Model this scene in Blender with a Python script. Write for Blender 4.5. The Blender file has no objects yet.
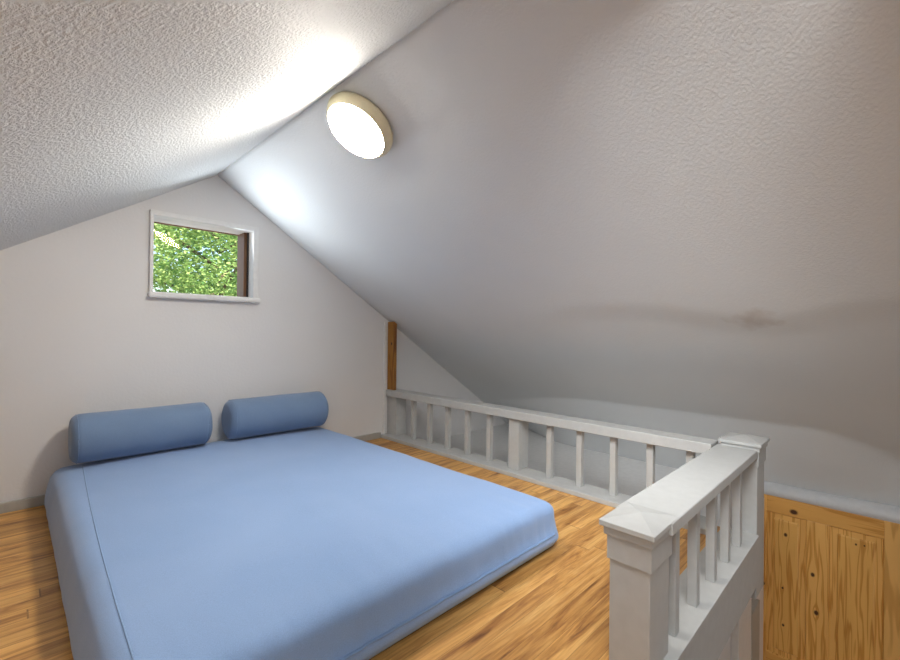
import bpy, bmesh, math, random
from mathutils import Vector, Matrix, noise
random.seed(7)
S = 0.95                      # eye height above the loft floor, metres; geometry is written in eye heights, eye at the origin
sc = bpy.context.scene
COL = sc.collection

# ---------------------------------------------------------------- camera
cam_d = bpy.data.cameras.new('camera'); cam = bpy.data.objects.new('camera', cam_d); COL.objects.link(cam)
cam_d.sensor_fit = 'HORIZONTAL'; cam_d.sensor_width = 36.0; cam_d.lens = 439.46 / 900 * 36.0
cam_d.clip_start = 0.02; cam_d.clip_end = 200
R3 = Matrix(((0.70771677, -0.01016153, 0.0), (-0.70641377, 0.00510204, 0.0), (0.01079633, 0.99993535, 0.0)))
xr = Vector((0.70771677, -0.70641377, 0.01079633)); yu = Vector((-0.01016153, 0.00510204, 0.99993535)); fw = Vector((0.70642319, 0.70778073, 0.00356745))
mw = Matrix((xr, yu, -fw)).transposed().to_4x4(); mw.translation = Vector((0, 0, S))
cam.matrix_world = mw
sc.camera = cam

# ---------------------------------------------------------------- light
sc.view_settings.view_transform = 'Standard'; sc.view_settings.look = 'None'
sc.view_settings.gamma = 1.0; sc.view_settings.use_curve_mapping = False
sc.view_settings.exposure = 0.17
w = bpy.data.worlds.new('sky'); sc.world = w; w.use_nodes = True
nt = w.node_tree; nt.nodes.clear()
sky = nt.nodes.new('ShaderNodeTexSky'); sky.sky_type = 'NISHITA'; sky.sun_disc = False
sky.sun_elevation = math.radians(48); sky.sun_rotation = math.radians(200)
bgn = nt.nodes.new('ShaderNodeBackground'); bgn.inputs['Strength'].default_value = 0.3
wo = nt.nodes.new('ShaderNodeOutputWorld')
nt.links.new(sky.outputs[0], bgn.inputs[0]); nt.links.new(bgn.outputs[0], wo.inputs[0])

def P(x, y, z): return Vector((x * S, y * S, (z + 1) * S))

sun_d = bpy.data.lights.new('sun', 'SUN'); sun_d.energy = 13.0; sun_d.angle = math.radians(0.6); sun_d.color = (1, .95, .86)
sun = bpy.data.objects.new('sun', sun_d); COL.objects.link(sun)
sun.rotation_euler = Vector((0.25, 0.75, -0.85)).to_track_quat('-Z', 'Y').to_euler()

def area(name, loc, direction, sx, sy, power, color):
    d = bpy.data.lights.new(name, 'AREA'); d.shape = 'RECTANGLE'; d.size = sx * S; d.size_y = sy * S
    d.energy = power; d.color = color
    o = bpy.data.objects.new(name, d); COL.objects.link(o); o.location = loc
    o.rotation_euler = Vector(direction).to_track_quat('-Z', 'Y').to_euler(); return o
# added fill lights behind the camera, in the rear gable and the storey below
area('rear_gable_fill', P(0.95, -2.74, 0.28), (0, 1, -.05), .9, .8, 5.0, (.9, .96, 1.0))
area('lower_storey_fill', P(2.6, -2.74, -2.3), (0.1, 1, .1), 1.4, 1.1, 6.0, (1.0, .97, .92))
# unseen fill added above the frame near the ridge, brightening the eaves and railings
st = area('stair_head_fill', P(1.0, .25, .70), (.75, .42, -.80), .7, .7, 8.0, (.95, .98, 1.0)); st.data.spread = math.radians(80)
wl = area('window_daylight', P(1.0, 3.25, 0.48), (0.5, -1, .35), .46, .42, 4.4, (.84, .93, 1.0)); wl.data.spread = math.radians(150)
# fixtureless fill added on the left slope behind the eye, lifting the right slope
area('slope_fill', P(-.42, .0, .12), (.54, .1, -.84), .6, .6, 7.0, (.92, .97, 1.0))

LAMP = 104.0
# ---------------------------------------------------------------- materials
def new_mat(name):
    m = bpy.data.materials.new(name); m.use_nodes = True
    return m, m.node_tree, m.node_tree.nodes['Principled BSDF']
def N(t, kind, **kw):
    n = t.nodes.new(kind)
    for k, v in kw.items():
        if k in n.inputs: n.inputs[k].default_value = v
        else: setattr(n, k, v)
    return n
def coords(t, scale=(1, 1, 1), obj=False):
    tc = N(t, 'ShaderNodeTexCoord'); mp = N(t, 'ShaderNodeMapping'); mp.inputs['Scale'].default_value = scale
    if obj: t.links.new(tc.outputs['Object'], mp.inputs[0])
    else:
        g = N(t, 'ShaderNodeNewGeometry'); t.links.new(g.outputs['Position'], mp.inputs[0])
    return mp
def ramp(t, fac, stops):
    r = N(t, 'ShaderNodeValToRGB'); e = r.color_ramp.elements
    while len(e) < len(stops): e.new(0.5)
    for k, (p, c) in enumerate(stops): e[k].position = p; e[k].color = (*c, 1)
    t.links.new(fac, r.inputs[0]); return r.outputs[0]
def math_n(t, op, a, b=None, c=None):
    n = N(t, 'ShaderNodeMath'); n.operation = op
    for i, v in enumerate((a, b, c)):
        if v is None: continue
        if isinstance(v, (int, float)): n.inputs[i].default_value = v
        else: t.links.new(v, n.inputs[i])
    return n.outputs[0]
def mixc(t, fac, a, b, mode='MIX'):
    n = N(t, 'ShaderNodeMix', data_type='RGBA', blend_type=mode)
    for s, v in ((n.inputs[0], fac), (n.inputs[6], a), (n.inputs[7], b)):
        if isinstance(v, (int, float)): s.default_value = v
        elif isinstance(v, tuple): s.default_value = (*v, 1)
        else: t.links.new(v, s)
    return n.outputs[2]
def bump(t, b, height, strength, dist):
    n = N(t, 'ShaderNodeBump'); n.inputs['Strength'].default_value = strength; n.inputs['Distance'].default_value = dist
    t.links.new(height, n.inputs['Height']); t.links.new(n.outputs[0], b.inputs['Normal']); return n

def plaster(name, col, rough, s1, amp, dist=.004, spec=.5, tint=.03):
    m, t, b = new_mat(name)
    mp = coords(t)
    n1 = N(t, 'ShaderNodeTexNoise', Scale=s1, Detail=3.0, Roughness=.6); t.links.new(mp.outputs[0], n1.inputs[0])
    n2 = N(t, 'ShaderNodeTexNoise', Scale=2.0, Detail=2.0); t.links.new(mp.outputs[0], n2.inputs[0])
    c = ramp(t, n2.outputs[0], [(.3, tuple(v * (1 - tint) for v in col)), (.7, col)])
    t.links.new(c, b.inputs['Base Color'])
    b.inputs['Roughness'].default_value = rough; b.inputs['Specular IOR Level'].default_value = spec
    h = ramp(t, n1.outputs[0], [(.38, (0, 0, 0)), (.62, (1, 1, 1))])
    bump(t, b, h, amp, dist); return m, t, b, c

M = {}
M['wall'], *_ = plaster('painted_wall', (.76, .745, .735), .7, 60, .2, .0015)
M['ceil_l'], *_ = plaster('rough_ceiling_plaster', (.73, .745, .74), .66, 95, .6, .0045)
M['ceil_r'], t, b, c = plaster('ceiling_plaster', (.72, .735, .74), .55, 100, .32, .002)
# faint brownish scuff on the slope
g = N(t, 'ShaderNodeNewGeometry'); vd = N(t, 'ShaderNodeVectorMath', operation='DISTANCE')
nz = N(t, 'ShaderNodeTexNoise', Scale=14.0, Detail=4.0); t.links.new(g.outputs['Position'], nz.inputs[0])
ad = N(t, 'ShaderNodeVectorMath', operation='MULTIPLY_ADD'); ad.inputs[1].default_value = (.16, .16, .16)
t.links.new(nz.outputs['Color'], ad.inputs[0]); t.links.new(g.outputs['Position'], ad.inputs[2])
t.links.new(ad.outputs[0], vd.inputs[0]); vd.inputs[1].default_value = P(2.57, .47, .07) + Vector((.08, .08, .08))
st = ramp(t, vd.outputs['Value'], [(.02, (.55, .55, .55)), (.11, (0, 0, 0))])
t.links.new(mixc(t, st, c, (.44, .38, .33)), b.inputs['Base Color'])

def paint(name, col, rough=.45, s=30, amp=.1):
    m, t, b = new_mat(name); mp = coords(t, obj=True)
    n = N(t, 'ShaderNodeTexNoise', Scale=float(s), Detail=3.0); t.links.new(mp.outputs[0], n.inputs[0])
    c = ramp(t, n.outputs[0], [(.3, tuple(v * .93 for v in col)), (.7, col)])
    t.links.new(c, b.inputs['Base Color']); b.inputs['Roughness'].default_value = rough
    bump(t, b, n.outputs[0], amp, .003); return m
M['rail'] = paint('grey_white_rail_paint', (.49, .49, .475), .45)
M['trim'] = paint('white_trim_paint', (.80, .79, .775), .4)
M['skirt'] = paint('grey_skirting_paint', (.44, .42, .38), .5)
M['mould'] = paint('pale_grey_moulding_paint', (.74, .74, .745), .45)
M['dark'] = paint('dark_gap', (.12, .11, .1), .8)
M['rubber'] = paint('black_rubber_seal', (.02, .02, .022), .6)
M['cream'] = paint('cream_lamp_rim', (.80, .72, .50), .35, amp=.02)

def floor_mat():
    m, t, b = new_mat('honey_wood_laminate')
    g = N(t, 'ShaderNodeNewGeometry'); sep = N(t, 'ShaderNodeSeparateXYZ'); t.links.new(g.outputs['Position'], sep.inputs[0])
    X, Y = sep.outputs[0], sep.outputs[1]
    pw, plen = .066, 1.15
    row = math_n(t, 'FLOOR', math_n(t, 'DIVIDE', Y, pw))
    wn = N(t, 'ShaderNodeTexWhiteNoise', noise_dimensions='1D'); t.links.new(row, wn.inputs['W'])
    xs = math_n(t, 'ADD', X, math_n(t, 'MULTIPLY', wn.outputs[0], plen * 3))
    cell = math_n(t, 'FLOOR', math_n(t, 'DIVIDE', xs, plen))
    cb = N(t, 'ShaderNodeCombineXYZ'); t.links.new(row, cb.inputs[0]); t.links.new(cell, cb.inputs[1])
    w2 = N(t, 'ShaderNodeTexWhiteNoise', noise_dimensions='2D'); t.links.new(cb.outputs[0], w2.inputs['Vector'])
    # grain: noise drawn out along x, shifted per strip
    cc = N(t, 'ShaderNodeCombineXYZ')
    t.links.new(math_n(t, 'MULTIPLY', X, 2.2), cc.inputs[0])
    t.links.new(math_n(t, 'MULTIPLY', Y, 22.0), cc.inputs[1])
    t.links.new(math_n(t, 'MULTIPLY', w2.outputs[0], 40.0), cc.inputs[2])
    n1 = N(t, 'ShaderNodeTexNoise', Scale=1.0, Detail=6.0, Roughness=.62, Distortion=.9); t.links.new(cc.outputs[0], n1.inputs[0])
    base = ramp(t, n1.outputs[0], [(.30, (.20, .075, .018)), (.40, (.48, .23, .062)), (.52, (.70, .38, .115)), (.75, (.86, .54, .20))])
    cd = N(t, 'ShaderNodeCombineXYZ')
    t.links.new(math_n(t, 'MULTIPLY', X, 9.0), cd.inputs[0]); t.links.new(math_n(t, 'MULTIPLY', Y, 150.0), cd.inputs[1])
    n2 = N(t, 'ShaderNodeTexNoise', Scale=1.0, Detail=3.0); t.links.new(cd.outputs[0], n2.inputs[0])
    fine = ramp(t, n2.outputs[0], [(.3, (.78, .74, .7)), (.6, (1, 1, 1))])
    tint = ramp(t, w2.outputs[0], [(0, (.82, .77, .72)), (.5, (.97, .95, .93)), (1, (1.12, 1.12, 1.1))])
    c = mixc(t, 1.0, mixc(t, 1.0, base, fine, 'MULTIPLY'), tint, 'MULTIPLY')
    # joints between strips
    fy = math_n(t, 'FRACT', math_n(t, 'DIVIDE', Y, pw)); fx = math_n(t, 'FRACT', math_n(t, 'DIVIDE', xs, plen))
    j = math_n(t, 'MAXIMUM', math_n(t, 'LESS_THAN', fy, .02), math_n(t, 'LESS_THAN', fx, .004))
    c = mixc(t, math_n(t, 'MULTIPLY', j, .55), c, (.10, .04, .015))
    t.links.new(c, b.inputs['Base Color']); b.inputs['Roughness'].default_value = .42
    bump(t, b, n2.outputs[0], .12, .001); return m
M['floor'] = floor_mat()

def pine_mat(name, a, bcol, dark, knots=(), horiz=False, seed=0.0, scl=1.0):
    """boards in the plane x = const: along-grain axis is z (or y when horiz); knots = (y, z, radius) in metres"""
    m, t, b = new_mat(name)
    g = N(t, 'ShaderNodeNewGeometry'); sep = N(t, 'ShaderNodeSeparateXYZ'); t.links.new(g.outputs['Position'], sep.inputs[0])
    along, cross = (sep.outputs[1], sep.outputs[2]) if horiz else (sep.outputs[2], sep.outputs[1])
    warp = None; kmask = None
    for (ky, kz, kr) in knots:
        ka, kc = (ky, kz) if horiz else (kz, ky)
        da = math_n(t, 'SUBTRACT', along, ka); dc = math_n(t, 'SUBTRACT', cross, kc)
        d2 = math_n(t, 'ADD', math_n(t, 'POWER', math_n(t, 'ABSOLUTE', math_n(t, 'MULTIPLY', da, .35)), 2.0), math_n(t, 'POWER', math_n(t, 'ABSOLUTE', dc), 2.0))
        k = math_n(t, 'DIVIDE', math_n(t, 'MULTIPLY', dc, kr * kr * 3.0), math_n(t, 'ADD', d2, kr * kr * 2))
        warp = k if warp is None else math_n(t, 'ADD', warp, k)
        d3 = math_n(t, 'SQRT', math_n(t, 'ADD', math_n(t, 'POWER', math_n(t, 'ABSOLUTE', math_n(t, 'MULTIPLY', da, .75)), 2.0), math_n(t, 'POWER', math_n(t, 'ABSOLUTE', dc), 2.0)))
        mk = math_n(t, 'SUBTRACT', 1.0, math_n(t, 'SMOOTH_MIN', math_n(t, 'DIVIDE', d3, kr * 1.05), 1.0, .15)); kk = mk
        kmask = kk if kmask is None else math_n(t, 'MAXIMUM', kmask, kk)
    cr = cross if warp is None else math_n(t, 'SUBTRACT', cross, warp)
    cb = N(t, 'ShaderNodeCombineXYZ'); t.links.new(math_n(t, 'MULTIPLY', cr, 30.0 * scl), cb.inputs[0]); t.links.new(math_n(t, 'MULTIPLY', along, 1.3), cb.inputs[1]); cb.inputs[2].default_value = seed
    n1 = N(t, 'ShaderNodeTexNoise', Scale=1.0, Detail=2.0, Roughness=.45, Distortion=.25); t.links.new(cb.outputs[0], n1.inputs[0])
    rings = math_n(t, 'SINE', math_n(t, 'MULTIPLY', n1.outputs[0], 26.0))
    c1 = ramp(t, math_n(t, 'MULTIPLY_ADD', rings, .5, .5), [(0.0, a), (.62, a), (1.0, bcol)])
    n3 = N(t, 'ShaderNodeTexNoise', Scale=1.0, Detail=2.0); cb3 = N(t, 'ShaderNodeCombineXYZ')
    t.links.new(math_n(t, 'MULTIPLY', cross, 9.0), cb3.inputs[0]); t.links.new(math_n(t, 'MULTIPLY', along, .8), cb3.inputs[1]); cb3.inputs[2].default_value = seed + 5
    t.links.new(cb3.outputs[0], n3.inputs[0])
    c1 = mixc(t, .55, c1, ramp(t, n3.outputs[0], [(.3, (.75, .68, .6)), (.65, (1, 1, 1))]), 'MULTIPLY')
    if kmask is not None:
        c1 = mixc(t, math_n(t, 'MINIMUM', math_n(t, 'MULTIPLY', math_n(t, 'MAXIMUM', kmask, 0.0), 2.2), 1.0), c1, dark)
    t.links.new(c1, b.inputs['Base Color']); b.inputs['Roughness'].default_value = .38
    bump(t, b, n1.outputs[0], .05, .001); return m
PA, PB, PD = (.84, .475, .14), (.60, .28, .055), (.07, .025, .01)
PX = 3.88
def kn(y, z, r): return (y * S, (z + 1) * S, r)
M['pine_frame'] = pine_mat('pine_upright', PA, PB, PD, [kn(.365, -1.63, .012), kn(.345, -1.88, .014), kn(.64, -1.8, .01)], seed=1.0)
M['pine_rail'] = pine_mat('pine_crosspiece', (.78, .42, .115), PB, PD, [kn(.47, -1.235, .019)], horiz=True, seed=9.0)
M['pine_panel'] = pine_mat('pine_panel_knotty', (.83, .475, .135), PB, PD, [kn(.515, -1.41, .011), kn(.53, -1.79, .007), kn(.525, -2.05, .008), kn(.15, -1.35, .006), kn(.11, -1.345, .005)], seed=3.0)
M['pine_stile'] = pine_mat('pine_broad_grain', (.81, .47, .15), (.62, .33, .09), PD, [], seed=14.0, scl=.45)
M['pine_board'] = pine_mat('amber_pine_board', (.42, .19, .035), (.24, .085, .012), (.05, .02, .01), [kn(3.31, -.12, .012)], seed=21.0)
M['window_wood'] = paint('brown_window_wood', (.17, .075, .03), .5)

def fabric(name, c1, c2, rough=.85):
    m, t, b = new_mat(name); mp = coords(t, obj=True)
    n = N(t, 'ShaderNodeTexNoise', Scale=2.2, Detail=3.0, Distortion=.4); t.links.new(mp.outputs[0], n.inputs[0])
    base = ramp(t, n.outputs[0], [(.3, c1), (.7, c2)])
    n2 = N(t, 'ShaderNodeTexNoise', Scale=380.0, Detail=2.0); t.links.new(mp.outputs[0], n2.inputs[0])
    c = mixc(t, 1.0, base, ramp(t, n2.outputs[0], [(.3, (.86, .86, .86)), (.7, (1, 1, 1))]), 'MULTIPLY')
    t.links.new(c, b.inputs['Base Color']); b.inputs['Roughness'].default_value = rough
    b.inputs['Sheen Weight'].default_value = .25; b.inputs['Sheen Roughness'].default_value = .5
    bump(t, b, n2.outputs[0], .25, .001); return m
M['blue'] = fabric('sky_blue_cotton_cover', (.255, .40, .68), (.295, .44, .72))
M['bolster'] = fabric('slate_blue_cotton_cover', (.165, .25, .40), (.19, .28, .43))
M['seam'] = fabric('seam_blue_cotton', (.20, .33, .58), (.24, .38, .62))

m, t, b = new_mat('lamp_glass_lit'); b.inputs['Base Color'].default_value = (.9, .9, .86, 1)
b.inputs['Emission Color'].default_value = (1, .94, .85, 1); b.inputs['Emission Strength'].default_value = LAMP; M['lamp'] = m
m, t, b = new_mat('window_glass'); t.nodes.remove(b)
tr = N(t, 'ShaderNodeBsdfTransparent'); gl = N(t, 'ShaderNodeBsdfGlossy', Roughness=0.02, Color=(1, .72, .32, 1)); fr = N(t, 'ShaderNodeFresnel', IOR=1.5); mx = N(t, 'ShaderNodeMixShader')
f2 = math_n(t, 'MULTIPLY', fr.outputs[0], .26)
t.links.new(f2, mx.inputs[0]); t.links.new(tr.outputs[0], mx.inputs[1]); t.links.new(gl.outputs[0], mx.inputs[2])
t.links.new(mx.outputs[0], t.nodes['Material Output'].inputs[0]); M['glass'] = m
def leaf_mat(name, c1, c2):
    m, t, b = new_mat(name)
    g = N(t, 'ShaderNodeNewGeometry')
    c = ramp(t, g.outputs['Random Per Island'], [(0, c1), (1, c2)])
    t.links.new(c, b.inputs['Base Color']); b.inputs['Roughness'].default_value = .5
    tl = N(t, 'ShaderNodeBsdfTranslucent'); t.links.new(c, tl.inputs[0])
    mx = N(t, 'ShaderNodeMixShader'); mx.inputs[0].default_value = .4
    t.links.new(b.outputs[0], mx.inputs[1]); t.links.new(tl.outputs[0], mx.inputs[2]); t.links.new(mx.outputs[0], t.nodes['Material Output'].inputs[0])
    return m
M['leaf'] = leaf_mat('maple_leaf', (.14, .29, .08), (.46, .58, .20))
M['leaf2'] = leaf_mat('dark_leaf', (.06, .17, .05), (.20, .36, .10))
M['bark'] = paint('bark', (.12, .085, .06), .9, amp=.8)
M['ground'] = paint('pale_gravel', (.55, .54, .5), .9)

# ---------------------------------------------------------------- mesh helpers
def bx(bm, x0, x1, y0, y1, z0, z1, bev=0):
    vs = [bm.verts.new(P(x, y, z)) for x in (x0, x1) for y in (y0, y1) for z in (z0, z1)]
    fs = [(0, 1, 3, 2), (4, 6, 7, 5), (0, 4, 5, 1), (2, 3, 7, 6), (0, 2, 6, 4), (1, 5, 7, 3)]
    faces = [bm.faces.new([vs[i] for i in f]) for f in fs]
    if bev:
        es = list({e for f in faces for e in f.edges})
        bmesh.ops.bevel(bm, geom=es, offset=bev * S, segments=2, profile=.5, affect='EDGES')
def prism(bm, pts, axis, a, b):
    """extrude a 2-D outline along an axis; pts are the two other coordinates in order"""
    def mk(p, c):
        return P(c, p[0], p[1]) if axis == 'X' else P(p[0], c, p[1]) if axis == 'Y' else P(p[0], p[1], c)
    A = [bm.verts.new(mk(p, a)) for p in pts]; B = [bm.verts.new(mk(p, b)) for p in pts]
    n = len(pts)
    bm.faces.new(A); bm.faces.new(B[::-1])
    for i in range(n): bm.faces.new((A[i], B[i], B[(i + 1) % n], A[(i + 1) % n]))
def obj(name, bm, mat, parent=None, smooth=False, loc=None):
    bmesh.ops.recalc_face_normals(bm, faces=bm.faces)
    me = bpy.data.meshes.new(name); 
    if loc is None:
        if parent is not None and parent.type == 'EMPTY': loc = parent.location.copy()
        elif parent is not None: loc = parent['_o'] and Vector(parent['_o'])
        else:
            xs = [v.co for v in bm.verts]
            loc = Vector(((min(v.x for v in xs) + max(v.x for v in xs)) / 2, (min(v.y for v in xs) + max(v.y for v in xs)) / 2, min(v.z for v in xs)))
    for v in bm.verts: v.co -= loc
    bm.to_mesh(me); bm.free()
    if smooth:
        for p in me.polygons: p.use_smooth = True
    me.materials.append(M[mat])
    o = bpy.data.objects.new(name, me); COL.objects.link(o)
    if parent is not None:
        o.parent = parent
    else: o.location = loc
    WORLD[o.name] = loc
    return o
WORLD = {}
def child(name, bm, mat, parent, smooth=False):
    """part of a thing (mesh or empty); the part keeps the thing's origin"""
    return obj(name, bm, mat, parent, smooth, loc=WORLD[parent.name])
def thing(name, label, cat, loc, group=None):
    o = bpy.data.objects.new(name, None); COL.objects.link(o); o.location = loc; WORLD[o.name] = loc.copy()
    o.empty_display_size = .1
    return tag(o, label, cat, group)
def tag(o, label, cat, group=None):
    o['label'] = label; o['category'] = cat
    if group: o['group'] = group
    return o
def struct(name, bm, mat, parent=None, smooth=False):
    if parent: return child(name, bm, mat, parent, smooth)
    o = obj(name, bm, mat, None, smooth); o['kind'] = 'structure'; return o
def B(): return bmesh.new()
def tube(bm, pts, r, seg=8, closed=False):
    """swept tube through world points"""
    rings = []; n = len(pts)
    for i, p in enumerate(pts):
        a = pts[(i - 1) % n] if (closed or i) else p; c = pts[(i + 1) % n] if (closed or i < n - 1) else p
        d = (c - a).normalized(); u = d.cross(Vector((0, 0, 1)))
        if u.length < 1e-4: u = Vector((1, 0, 0))
        u.normalize(); v = d.cross(u)
        rings.append([bm.verts.new(p + (u * math.cos(k * 2 * math.pi / seg) + v * math.sin(k * 2 * math.pi / seg)) * r) for k in range(seg)])
    for i in range(n if closed else n - 1):
        a, b2 = rings[i], rings[(i + 1) % n]
        for k in range(seg): bm.faces.new((a[k], a[(k + 1) % seg], b2[(k + 1) % seg], b2[k]))
    if not closed: bm.faces.new(rings[0][::-1]); bm.faces.new(rings[-1])

# ---------------------------------------------------------------- room shell
GY = 3.37; BY = -2.8; XR = 1.02; ZR = 1.09; KL = .638; KR = .657; LWX = -1.5; FZ = -1.0; LOW = -3.2
def sm(x, a, b):
    t = min(1, max(0, (x - a) / (b - a))); return t * t * (3 - 2 * t)
def zl(x, y): 
    z = ZR - KL * (XR - x)
    if y < GY - .02: z += .012 * noise.noise(Vector((x * 1.3, y * 1.1, 3))) * min(1, (XR - x) * 3)
    return z
def zr(x, y):
    """underside of the right roof slope, with its sag, hollow and steep foot"""
    z = ZR - KR * (x - XR)
    near = 1 - sm(y, 1.0, 2.2)
    xe = 4.0 + .4 * sm(y, 2.2, 3.37)                 # where the slope meets the ledge
    xc = 3.56 + .26 * sm(y, 1.8, 3.37) + .36 * (1 - sm(y, -.3, .35))               # crease of the steep foot
    foot = -1.15
    if x > xc:
        zc = ZR - KR * (xc - XR); z = zc + (foot - zc) * (x - xc) / max(.01, xe - xc)
    # hollow under the wavering edge
    edge = 2.42 + .12 * math.exp(-((y - .45) / .32) ** 2)
    z += .021 * near * sm(x, edge - .02, edge + .2) * (1 - sm(x, xc - .5, xc))
    z += .010 * noise.noise(Vector((x * 1.2, y * .9, 7))) * min(1, (x - XR) * 3) * min(1, (GY - y) * 4 + .0)
    return z
def sheet(fz, x0, x1f, nx, y0, y1, ny, th):
    bm = B(); low = []; up = []
    for j in range(ny + 1):
        y = y0 + (y1 - y0) * j / ny; rl = []; ru = []
        for i in range(nx + 1):
            x1 = x1f(y); x = x0 + (x1 - x0) * i / nx
            z = fz(x, min(y, GY)); rl.append(bm.verts.new(P(x, y, z))); ru.append(bm.verts.new(P(x, y, z + th)))
        low.append(rl); up.append(ru)
    for j in range(ny):
        for i in range(nx):
            bm.faces.new((low[j][i], low[j][i + 1], low[j + 1][i + 1], low[j + 1][i]))
            bm.faces.new((up[j][i], up[j + 1][i], up[j + 1][i + 1], up[j][i + 1]))
    for i in range(nx):
        for j, q in ((0, 0), (ny, 1)): bm.faces.new((low[j][i], up[j][i], up[j][i + 1], low[j][i + 1]))
    for j in range(ny):
        for i in (0, nx): bm.faces.new((low[j][i], low[j + 1][i], up[j + 1][i], up[j][i]))
    return bm
struct('ceiling', sheet(zl, XR, lambda y: LWX, 60, BY - .05, GY + .02, 120, .08), 'ceil_l', smooth=True)
struct('ceiling', sheet(zr, XR, lambda y: (4.0 + .4 * sm(y, 2.2, 3.37)) + .03, 150, BY - .05, GY + .02, 200, .08), 'ceil_r', smooth=True)

WX0, WX1, WZ0, WZ1 = .635, 1.274, .235, .735
def gable(y0, y1, wx0, wx1, wz0, wz1, xr=4.6, low=LOW):
    bm = B(); e = .05
    top = lambda x: (ZR - KL * (XR - x) if x < XR else ZR - KR * (x - XR)) + e
    prism(bm, [(LWX - .1, low), (wx0, low), (wx0, top(wx0)), (LWX - .1, top(LWX - .1))], 'Y', y0, y1)
    prism(bm, [(wx1, low), (xr, low), (xr, top(xr)), (wx1, top(wx1))], 'Y', y0, y1)
    prism(bm, [(wx0, low), (wx1, low), (wx1, wz0), (wx0, wz0)], 'Y', y0, y1)
    pts = [(wx0, wz1), (wx1, wz1), (wx1, top(wx1))]
    if wx1 > XR: pts.append((XR, ZR + e))
    pts.append((wx0, top(wx0)))
    prism(bm, pts, 'Y', y0, y1); return bm
struct('wall_back', gable(GY, GY + .24, WX0, WX1, WZ0, WZ1), 'wall')
struct('wall_front', gable(BY - .2, BY, .5, 1.4, -.12, .68), 'wall')
bm = B(); bx(bm, LWX - .1, LWX, BY, GY, FZ, ZR - KL * (XR - LWX) + .05); struct('wall_left', bm, 'wall')
# lower storey walls round the stairwell
bm = B(); bx(bm, PX + .06, PX + .2, BY, .655, LOW, -1.13); struct('wall_right', bm, 'wall')
bm = B(); bx(bm, 1.2, 1.34, BY, .62, LOW, -1.18); struct('wall_stairwell', bm, 'wall')
bm = B(); bx(bm, 1.34, 3.3, .64, .78, LOW, -1.18); bx(bm, 3.3, PX + .2, .64, .78, LOW, -1.18); struct('wall_partition', bm, 'wall')
bm = B(); bx(bm, 1.2, 4.2, BY, 3.37, LOW - .15, LOW); struct('floor_lower', bm, 'floor')
# loft deck: an L round the stairwell, cut so that it ends under the railing
bm = B()
prism(bm, [(LWX, BY), (1.32, BY), (1.32, .475), (2.62, .475), (2.62, GY), (LWX, GY)], 'Z', FZ - .17, FZ)
struct('floor', bm, 'floor')
# ledge over the eaves beyond the long railing
bm = B(); bx(bm, 2.62, 4.55, .66, GY, -1.18, -1.135); struct('trim_ledge', bm, 'trim')
# rounded moulding where the roof slope ends
bm = B()
prof = [(PX + .015, -1.165), (PX + .0, -1.15), (PX - .005, -1.12), (PX + .01, -1.095), (PX + .04, -1.078), (PX + .09, -1.07), (PX + .16, -1.075), (PX + .2, -1.165)]
prism(bm, prof, 'Y', BY, .655)
mo = struct('trim_moulding', bm, 'mould', smooth=True)
# skirting boards
bm = B(); bx(bm, LWX, 2.45, GY - .02, GY, FZ, FZ + .055, .004); struct('baseboard_back', bm, 'skirt')
bm = B(); bx(bm, LWX, LWX + .02, BY, GY - .02, FZ, FZ + .055, .004); struct('baseboard_left', bm, 'skirt')

# ---------------------------------------------------------------- window in the gable
bm = B()
c = .03
bx(bm, WX0 - .012, WX0 + .008, GY - .02, GY + .06, WZ0, WZ1 + .03, .003)
bx(bm, WX1 - .004, WX1 + .035, GY - .02, GY + .06, WZ0, WZ1 + .03, .004)
bx(bm, WX0, WX1, GY - .02, GY + .06, WZ1 - .004, WZ1 + .03, .004)
wf = struct('window_1', bm, 'trim')
bm = B(); bx(bm, WX0 - .02, WX1 + .045, GY - .045, GY + .08, WZ0 - .038, WZ0 + .002, .012); child('window_sill', bm, 'trim', wf)
bm = B()
fy0, fy1 = GY + .10, GY + .238
bx(bm, WX1 - .030, WX1, fy0, fy1, WZ0, WZ1); bx(bm, WX0, WX0 + .012, fy0 + .05, fy1, WZ0, WZ1)
bx(bm, WX0 + .012, WX1 - .030, fy1 - .02, fy1, WZ1 - .006, WZ1)
child('sash_frame', bm, 'window_wood', wf)
bm = B(); bx(bm, WX1 - .010, WX1, GY + .085, GY + .10, WZ0, WZ1); child('rubber_seal', bm, 'rubber', wf)
bm = B(); bx(bm, WX0 + .012, WX1 - .030, GY + .20, GY + .205, WZ0, WZ1 - .001); child('glass_pane', bm, 'glass', wf)
# unseen window added in the gable behind, to go with the rear fill
bm = B()
for a in ((.5, .54, -.12, .68), (1.36, 1.4, -.12, .68), (.54, 1.36, -.12, -.08), (.54, 1.36, .64, .68), (.93, .97, -.08, .64)):
    bx(bm, a[0], a[1], BY - .08, BY - .02, a[2], a[3])
w2 = struct('added_rear_window', bm, 'trim')
bm = B(); bx(bm, .54, 1.36, BY - .07, BY - .065, -.08, .64); child('glass_pane', bm, 'glass', w2)

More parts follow.
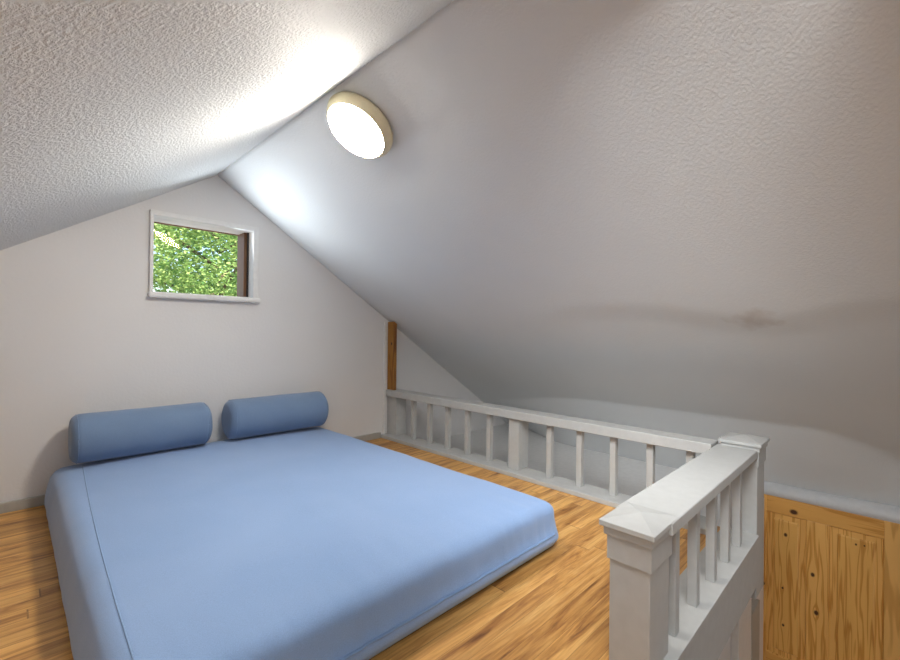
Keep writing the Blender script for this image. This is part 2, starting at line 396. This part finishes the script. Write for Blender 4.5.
# ---------------------------------------------------------------- pine door of the storey below
dY0, dY1, dT, dB = -.10, .655, -1.155, LOW + .01
mats = {}
bm = B(); bx(bm, PX + .012, PX + .05, dY0, dY1, dB, dT); door = struct('door_1', bm, 'pine_frame')
def dpart(name, y0, y1, z0, z1, mat, x0=PX):
    bm = B(); bx(bm, x0, PX + .03, y0, y1, z0, z1, .003); return child(name, bm, mat, door)
dpart('stile', .625, dY1, dB, dT, 'pine_frame'); dpart('stile', dY0, .02, dB, dT, 'pine_stile')
dpart('mullion', .283, .40, -2.28, -1.27, 'pine_frame')
dpart('top_rail', .02, .625, -1.27, dT, 'pine_rail'); dpart('lock_rail', .02, .625, -2.45, -2.28, 'pine_rail'); dpart('bottom_rail', .02, .625, dB, -3.0, 'pine_rail')
dpart('mullion', .283, .40, -3.0, -2.45, 'pine_frame')
def panel(y0, y1, z0, z1):
    bm = B(); a, d = .027, .05
    rings = []
    for ins, x in ((0, PX + .002), (.012, PX + .024), (a, PX + .024), (d, PX + .004)):
        rings.append([bm.verts.new(P(x, y, z)) for y, z in ((y0 + ins, z0 + ins), (y1 - ins, z0 + ins), (y1 - ins, z1 - ins), (y0 + ins, z1 - ins))])
    for r, q in zip(rings, rings[1:]):
        for k in range(4): bm.faces.new((r[k], r[(k + 1) % 4], q[(k + 1) % 4], q[k]))
    bm.faces.new(rings[-1])
    back = [bm.verts.new(P(PX + .03, y, z)) for y, z in ((y0, z0), (y1, z0), (y1, z1), (y0, z1))]
    for k in range(4): bm.faces.new((rings[0][k], back[k], back[(k + 1) % 4], rings[0][(k + 1) % 4]))
    bm.faces.new(back[::-1]); child('panel', bm, 'pine_panel', door)
panel(.40, .625, -2.28, -1.27); panel(.02, .283, -2.28, -1.27); panel(.40, .625, -3.0, -2.45); panel(.02, .283, -3.0, -2.45)
# white casing of the opening in the wall under the loft
bm = B(); bx(bm, 2.95, 3.27, .60, .64, LOW, -1.18, .004); struct('trim_casing', bm, 'trim')
bm = B(); bx(bm, 3.29, 3.52, .60, .64, LOW, -1.75, .004); struct('trim_post', bm, 'skirt')

# ---------------------------------------------------------------- railings
RT = -.553
def rail_box(x0, x1, y0, y1, z0, z1, bev=.004):
    bm = B(); bx(bm, x0, x1, y0, y1, z0, z1, bev); return bm
# long railing over the eaves
lr = thing('railing', 'long low grey-white railing with square balusters running along the floor edge below the roof slope', 'railing', P(2.55, 1.9, FZ))
child('top_rail', rail_box(2.50, 2.63, .635, GY - .02, RT - .058, RT), 'rail', lr)
child('bottom_rail', rail_box(2.455, 2.63, .635, GY - .001, FZ, FZ + .03), 'rail', lr)
def bal(parent, x0, x1, y0, y1, z0, z1):
    child('baluster', rail_box(x0, x1, y0, y1, z0, z1, .002), 'rail', parent)
for y in (3.035, 2.82, 2.60, 2.375, 2.15, 1.625, 1.405, 1.185, .97, .765):
    bal(lr, 2.545, 2.583, y - .036, y, FZ + .03, RT - .058)
child('post', rail_box(2.53, 2.65, 1.84, 1.93, FZ + .03, RT - .058, .003), 'rail', lr)
child('post', rail_box(2.53, 2.65, GY - .14, GY - .002, FZ + .03, RT - .058, .003), 'rail', lr)
# short railing beside the stairwell, with its two newel posts
sr = thing('railing', 'short wide-topped grey-white railing with capped newel posts guarding the stair opening', 'railing', P(1.35, .53, FZ))
child('top_rail', rail_box(1.40, 2.60, .455, .63, -.605, -.565), 'rail', sr)
child('bottom_rail', rail_box(1.40, 2.60, .447, .60, FZ, FZ + .02, .002), 'rail', sr)
child('fascia', rail_box(1.30, 2.60, .449, .474, FZ - .215, FZ - .0005, .001), 'rail', sr)
for x in (1.525, 1.745, 1.97, 2.18, 2.385):
    bal(sr, x, x + .038, .485, .517, FZ + .02, -.605)
def newel(x0, x1, y0, y1, top, bottom):
    p = child('newel_post', rail_box(x0, x1, y0, y1, bottom, top - .05, .004), 'rail', sr)
    WORLD[p.name] = WORLD[sr.name]
    bm = B()
    bx(bm, x0 - .006, x1 + .006, y0 - .006, y1 + .006, top - .125, top - .05, .002)
    child('collar', bm, 'rail', p)
    bm = B()
    bx(bm, x0 - .014, x1 + .014, y0 - .012, y1 + .014, top - .052, top - .024, .004)
    o = .024
    bx(bm, x0 - o, x1 + o, y0 - .020, y1 + o, top - .026, top - .008, .003)
    q = [(x0 - o, y0 - .02), (x1 + o, y0 - .02), (x1 + o, y1 + o), (x0 - o, y1 + o)]
    vs = [bm.verts.new(P(a, b_, top - .009)) for a, b_ in q]; ap = bm.verts.new(P((x0 + x1) / 2, (y0 + y1) / 2, top + .010))
    bm.faces.new(vs[::-1])
    for k in range(4): bm.faces.new((vs[k], vs[(k + 1) % 4], ap))
    child('cap', bm, 'rail', p)
newel(1.290, 1.445, .478, .598, -.555, FZ - .3)
newel(2.60, 2.77, .458, .598, -.525, FZ - .3)

def board_bm():
    bm = B(); prism(bm, [(2.53, RT), (2.56, RT), (2.56, zr(2.56, 3.3) - .012), (2.53, zr(2.53, 3.3) - .012)], 'Y', 3.27, GY - .001); return bm
# amber board fixed to the gable above the end of the long railing
tag(obj('wooden_board', board_bm(), 'pine_board'), 'short upright amber pine board on the gable wall above the railing end', 'board')
tag(obj('batten', rail_box(2.478, 2.498, GY - .022, GY - .001, FZ + .031, zr(2.54, 3.36) - .01, .002), 'trim'), 'thin white upright batten on the gable wall beside the amber board', 'trim strip')

# ---------------------------------------------------------------- mattress
mx0, mx1, my0, my1, mt = .145, 1.82, 1.085, 3.335, -.765
def mattress_bm():
    bm = B(); hx, hy, hz = (mx1 - mx0) / 2, (my1 - my0) / 2, (mt - FZ) / 2
    cx, cy, cz = (mx0 + mx1) / 2, (my0 + my1) / 2, (mt + FZ) / 2
    bmesh.ops.create_cube(bm, size=2.0)
    nx, ny, nz = 70, 90, 14
    bm.free(); bm = B(); cache = {}
    def vert(a, b_, c_):
        k = (round(a, 5), round(b_, 5), round(c_, 5))
        if k in cache: return cache[k]
        x, y, z = a * hx, b_ * hy, c_ * hz
        r = .055 if z > 0 else .05                                            # rounded edges
        core = Vector((max(-hx + r, min(hx - r, x)), max(-hy + r, min(hy - r, y)), max(-hz + r, min(hz - r, z))))
        d = Vector((x, y, z)) - core
        if d.length > 1e-9: p = core + d.normalized() * r
        else: p = Vector((x, y, z))
        # domed top, slack at the rim; sides tucked in towards the floor, hollow in the middle
        ex, ey = 1 - abs(p.x / hx) ** 4, 1 - abs(p.y / hy) ** (5 if p.y < 0 else 16)
        if p.z > 0: p.z -= .022 * (1 - max(0, ex) * max(0, ey)) * (p.z / hz)
        side = max(0, 1 - abs(p.z / hz) ** 2)
        u = (p.z + hz) / (2 * hz)
        lf = max(0, -p.x / hx) ** 6
        p.x += lf * (.05 * u * u) - lf * .01
        fr = max(0, -p.y / hy) ** 8
        p.y += fr * .012 * (u ** 2)
        p.y += fr * (-.018 * math.exp(-((u - .27) / .12) ** 2))
        P3 = Vector((p.x, p.y, p.z))
        # creases: short gathers rising up the front border, soft ones on the left border
        w = noise.noise(Vector((p.x * 20 + 2.5 * p.z, 3, p.z * 3))) + .6 * noise.noise(Vector((p.x * 44, 8, p.z * 4)))
        reach = max(0, min(1, (-p.y - hy + .34) / .3))
        p += Vector((0, -1, .7)) * (.0085 * w * reach * (1 if u > .35 else .3))
        w = noise.noise(Vector((1, p.y * 9, p.z * 4)))
        reach = max(0, min(1, (-p.x - hx + .25) / .2)); p += Vector((-1, 0, .4)) * (.003 * w * reach)
        if c_ > .5: p.z += .006 * noise.noise(Vector((p.x * 2.2, p.y * 2.0, 5))) + .0022 * noise.noise(Vector((p.x * 9, p.y * 5, 1)))
        v = bm.verts.new(P(p.x + cx, p.y + cy, max(FZ, p.z + cz))); cache[k] = v; return v
    def L(n): # denser near the rim
        return [math.sin(math.pi / 2 * (2 * i / n - 1)) * .35 + (2 * i / n - 1) * .65 for i in range(n + 1)]
    X, Y, Z = L(nx), L(ny), L(nz)
    for c_ in (-1, 1):
        for i in range(nx):
            for j in range(ny): bm.faces.new([vert(a, b_, c_) for a, b_ in ((X[i], Y[j]), (X[i + 1], Y[j]), (X[i + 1], Y[j + 1]), (X[i], Y[j + 1]))])
    for b_ in (-1, 1):
        for i in range(nx):
            for j in range(nz): bm.faces.new([vert(a, b_, c_) for a, c_ in ((X[i], Z[j]), (X[i + 1], Z[j]), (X[i + 1], Z[j + 1]), (X[i], Z[j + 1]))])
    for a in (-1, 1):
        for i in range(ny):
            for j in range(nz): bm.faces.new([vert(a, b_, c_) for b_, c_ in ((Y[i], Z[j]), (Y[i + 1], Z[j]), (Y[i + 1], Z[j + 1]), (Y[i], Z[j + 1]))])
    return bm
bmm = mattress_bm(); bmesh.ops.recalc_face_normals(bmm, faces=bmm.faces)
from mathutils.bvhtree import BVHTree
bvh = BVHTree.FromBMesh(bmm)
mat = obj('mattress', bmm, 'blue', None, True)
tag(mat, 'large sky-blue cloth-covered mattress lying directly on the wooden floor', 'mattress')
def on_top(x, y):
    h = bvh.ray_cast(P(x, y, 0), Vector((0, 0, -1))); return h[0]
def side(x, y, z, d):
    h = bvh.ray_cast(P(x, y, z), Vector(d)); return h[0]
# seams of the cover
bm = B()
pts = [on_top(mx0 + .045 + .085 * (1 - k / 60) ** 0 * (1 - abs(1 - k / 60)) ** 1.5 + .02, my0 + .03 + k * (my1 - my0 - .10) / 60) for k in range(61)]
tube(bm, [p + Vector((0, 0, .0005)) for p in pts if p], .0022); child('seam', bm, 'seam', mat, True)
bm = B()
zz = -.918
pts = [side(x, .5, zz, (0, 1, 0)) for x in [mx0 + .06 + k * (mx1 - mx0 - .12) / 60 for k in range(61)]]
pts += [side(2.6, y, zz, (-1, 0, 0)) for y in [my0 + .07 + k * (my1 - my0 - .14) / 60 for k in range(61)]]
tube(bm, [p for p in pts if p], .0055); child('seam', bm, 'seam', mat, True)

# ---------------------------------------------------------------- bolsters
def bolster(x0, x1, label, rot=0.0, r=.137, yc=3.215):
    L_ = (x1 - x0); cx = (x0 + x1) / 2; zc = -.757 + r - .004
    bm = B(); prof = []
    rr = .045
    for k in range(9):
        a = math.pi / 2 * k / 8; prof.append((-L_ / 2 + rr - rr * math.cos(a), r - rr + rr * math.sin(a)))
    for k in range(1, 30):
        s = -L_ / 2 + rr + (L_ - 2 * rr) * k / 30; prof.append((s, r))
    prof += [(-a, b_) for a, b_ in prof[:9][::-1]]
    seg = 48; rings = []
    for s, q in prof:
        ring = []
        for k in range(seg):
            a = 2 * math.pi * k / seg
            rad = q + .003 * noise.noise(Vector((s * 6, math.cos(a) * 2, math.sin(a) * 2 + x0)))
            dz = math.sin(a) * rad; dz = max(dz, -r * .965)
            y = math.cos(a) * rad
            ring.append(bm.verts.new(P(cx + s * math.cos(rot) - y * math.sin(rot), yc + s * math.sin(rot) + y * math.cos(rot), zc + dz)))
        rings.append(ring)
    for a, b_ in zip(rings, rings[1:]):
        for k in range(seg): bm.faces.new((a[k], a[(k + 1) % seg], b_[(k + 1) % seg], b_[k]))
    bm.faces.new(rings[0]); bm.faces.new(rings[-1][::-1])
    o = obj('bolster', bm, 'bolster', None, True)
    tag(o, label, 'bolster pillow', 'blue bolsters at the head of the mattress')
    for sgn, idx in ((-1, 6), (1, len(prof) - 7)):
        bm = B(); s, q = prof[idx]
        pts = [P(cx + s, yc + math.cos(2 * math.pi * k / 40) * q, zc + max(-r * .965, math.sin(2 * math.pi * k / 40) * q)) for k in range(40)]
        tube(bm, pts, .0022, 6, True); child('piping', bm, 'bolster', o, True)
bolster(.235, .935, 'slate-blue round bolster pillow on the left half of the mattress head, under the window')
bolster(1.05, 1.77, 'slate-blue round bolster pillow on the right half of the mattress head, nearer the railing')

# ---------------------------------------------------------------- ceiling lamp on the right slope
nrm = Vector((-KR, 0, -1)).normalized(); tx = Vector((1, 0, -KR)).normalized(); ty = Vector((0, 1, 0))
lc = P(1.175, 1.785, ZR - KR * (1.175 - XR)) + nrm * .004
def lathe(prof, seg=64):
    bm = B(); rings = []
    for r_, h in prof:
        rings.append([bm.verts.new(lc + (tx * math.cos(2 * math.pi * k / seg) + ty * math.sin(2 * math.pi * k / seg)) * r_ * S + nrm * h * S) for k in range(seg)])
    for a, b_ in zip(rings, rings[1:]):
        for k in range(seg): bm.faces.new((a[k], a[(k + 1) % seg], b_[(k + 1) % seg], b_[k]))
    bm.faces.new(rings[0][::-1]); bm.faces.new(rings[-1]); return bm
lt = thing('ceiling_lamp', 'round lit flush ceiling lamp with a cream rim on the roof slope near the ridge', 'ceiling lamp', lc)
child('rim', lathe([(.150, 0), (.168, .006), (.172, .020), (.166, .036), (.154, .054), (.148, .060), (.142, .055), (.142, .02)]), 'cream', lt, True)
child('diffuser', lathe([(.140, .02), (.1415, .056), (.136, .066), (.115, .073), (.08, .077), (.04, .079), (.004, .080)]), 'lamp', lt, True)

# ---------------------------------------------------------------- outdoors
bm = B(); bx(bm, -40, 40, 3.9, 60, -6.3, -6.0); struct('ground', bm, 'ground')
def tree(name, label, cx, cy, cz, rx, rz, n, leaf, mat, seed):
    rnd = random.Random(seed); base = P(cx, cy, -6.0)
    tr_ = thing(name, label, 'tree', base)
    bm = B(); tube(bm, [base, base + Vector((.1, 0, 2.5)), P(cx + .1, cy, cz - rz * .5), P(cx, cy + .1, cz - rz * .3)], .14, 10)
    for k in range(9):
        a = k * 2.4; z0 = cz - rz * .6 + k * rz * .13
        tube(bm, [P(cx, cy, z0), P(cx + math.cos(a) * rx * .4, cy + math.sin(a) * rx * .4, z0 + rz * .25), P(cx + math.cos(a) * rx * .8, cy + math.sin(a) * rx * .8, z0 + rz * .35)], .03, 6)
    child('trunk', bm, 'bark', tr_, True)
    vs, fs = [], []
    cl = []
    while len(cl) < 240:
        d = Vector((rnd.uniform(-1, 1), rnd.uniform(-1, 1), rnd.uniform(-1, 1)))
        if .2 < d.length < 1: cl.append(d)
    for i in range(n):
        d = cl[i % 240] + Vector((rnd.gauss(0, .1), rnd.gauss(0, .1), rnd.gauss(0, .07)))
        c0 = P(cx + d.x * rx, cy + d.y * rx, cz + d.z * rz)
        u = Vector((rnd.uniform(-1, 1), rnd.uniform(-1, 1), rnd.uniform(-.7, .3))).normalized()
        v = u.cross(Vector((rnd.uniform(-.5, .5), rnd.uniform(-.5, .5), 1))).normalized(); wv = u.cross(v) * .25
        l = leaf * rnd.uniform(.7, 1.3); k = len(vs)
        vs += [c0 - u * l, c0 - u * l * .2 + v * l * .62 + wv * l, c0 + u * l * .5 + v * l * .5 + wv * l, c0 + u * l, c0 + u * l * .5 - v * l * .5 + wv * l, c0 - u * l * .2 - v * l * .62 + wv * l, c0]
        fs += [(k, k + 1, k + 6), (k + 1, k + 2, k + 6), (k + 2, k + 3, k + 6), (k + 3, k + 4, k + 6), (k + 4, k + 5, k + 6), (k + 5, k, k + 6)]
    me = bpy.data.meshes.new('foliage'); me.from_pydata([v - base for v in vs], [], fs); me.materials.append(M[mat])
    f = bpy.data.objects.new('foliage', me); COL.objects.link(f); f.parent = tr_
tree('leafy_tree', 'bright green leafy tree filling the view through the gable window', 2.9, 9.5, 1.4, 2.4, 2.3, 36000, .034, 'leaf', 3)
tree('leafy_tree', 'darker green tree standing behind the bright one outside the window', 5.2, 17.5, 1.5, 4.2, 4.0, 9000, .12, 'leaf2', 11)

for o in list(bpy.data.objects):
    if '_o' in o: del o['_o']
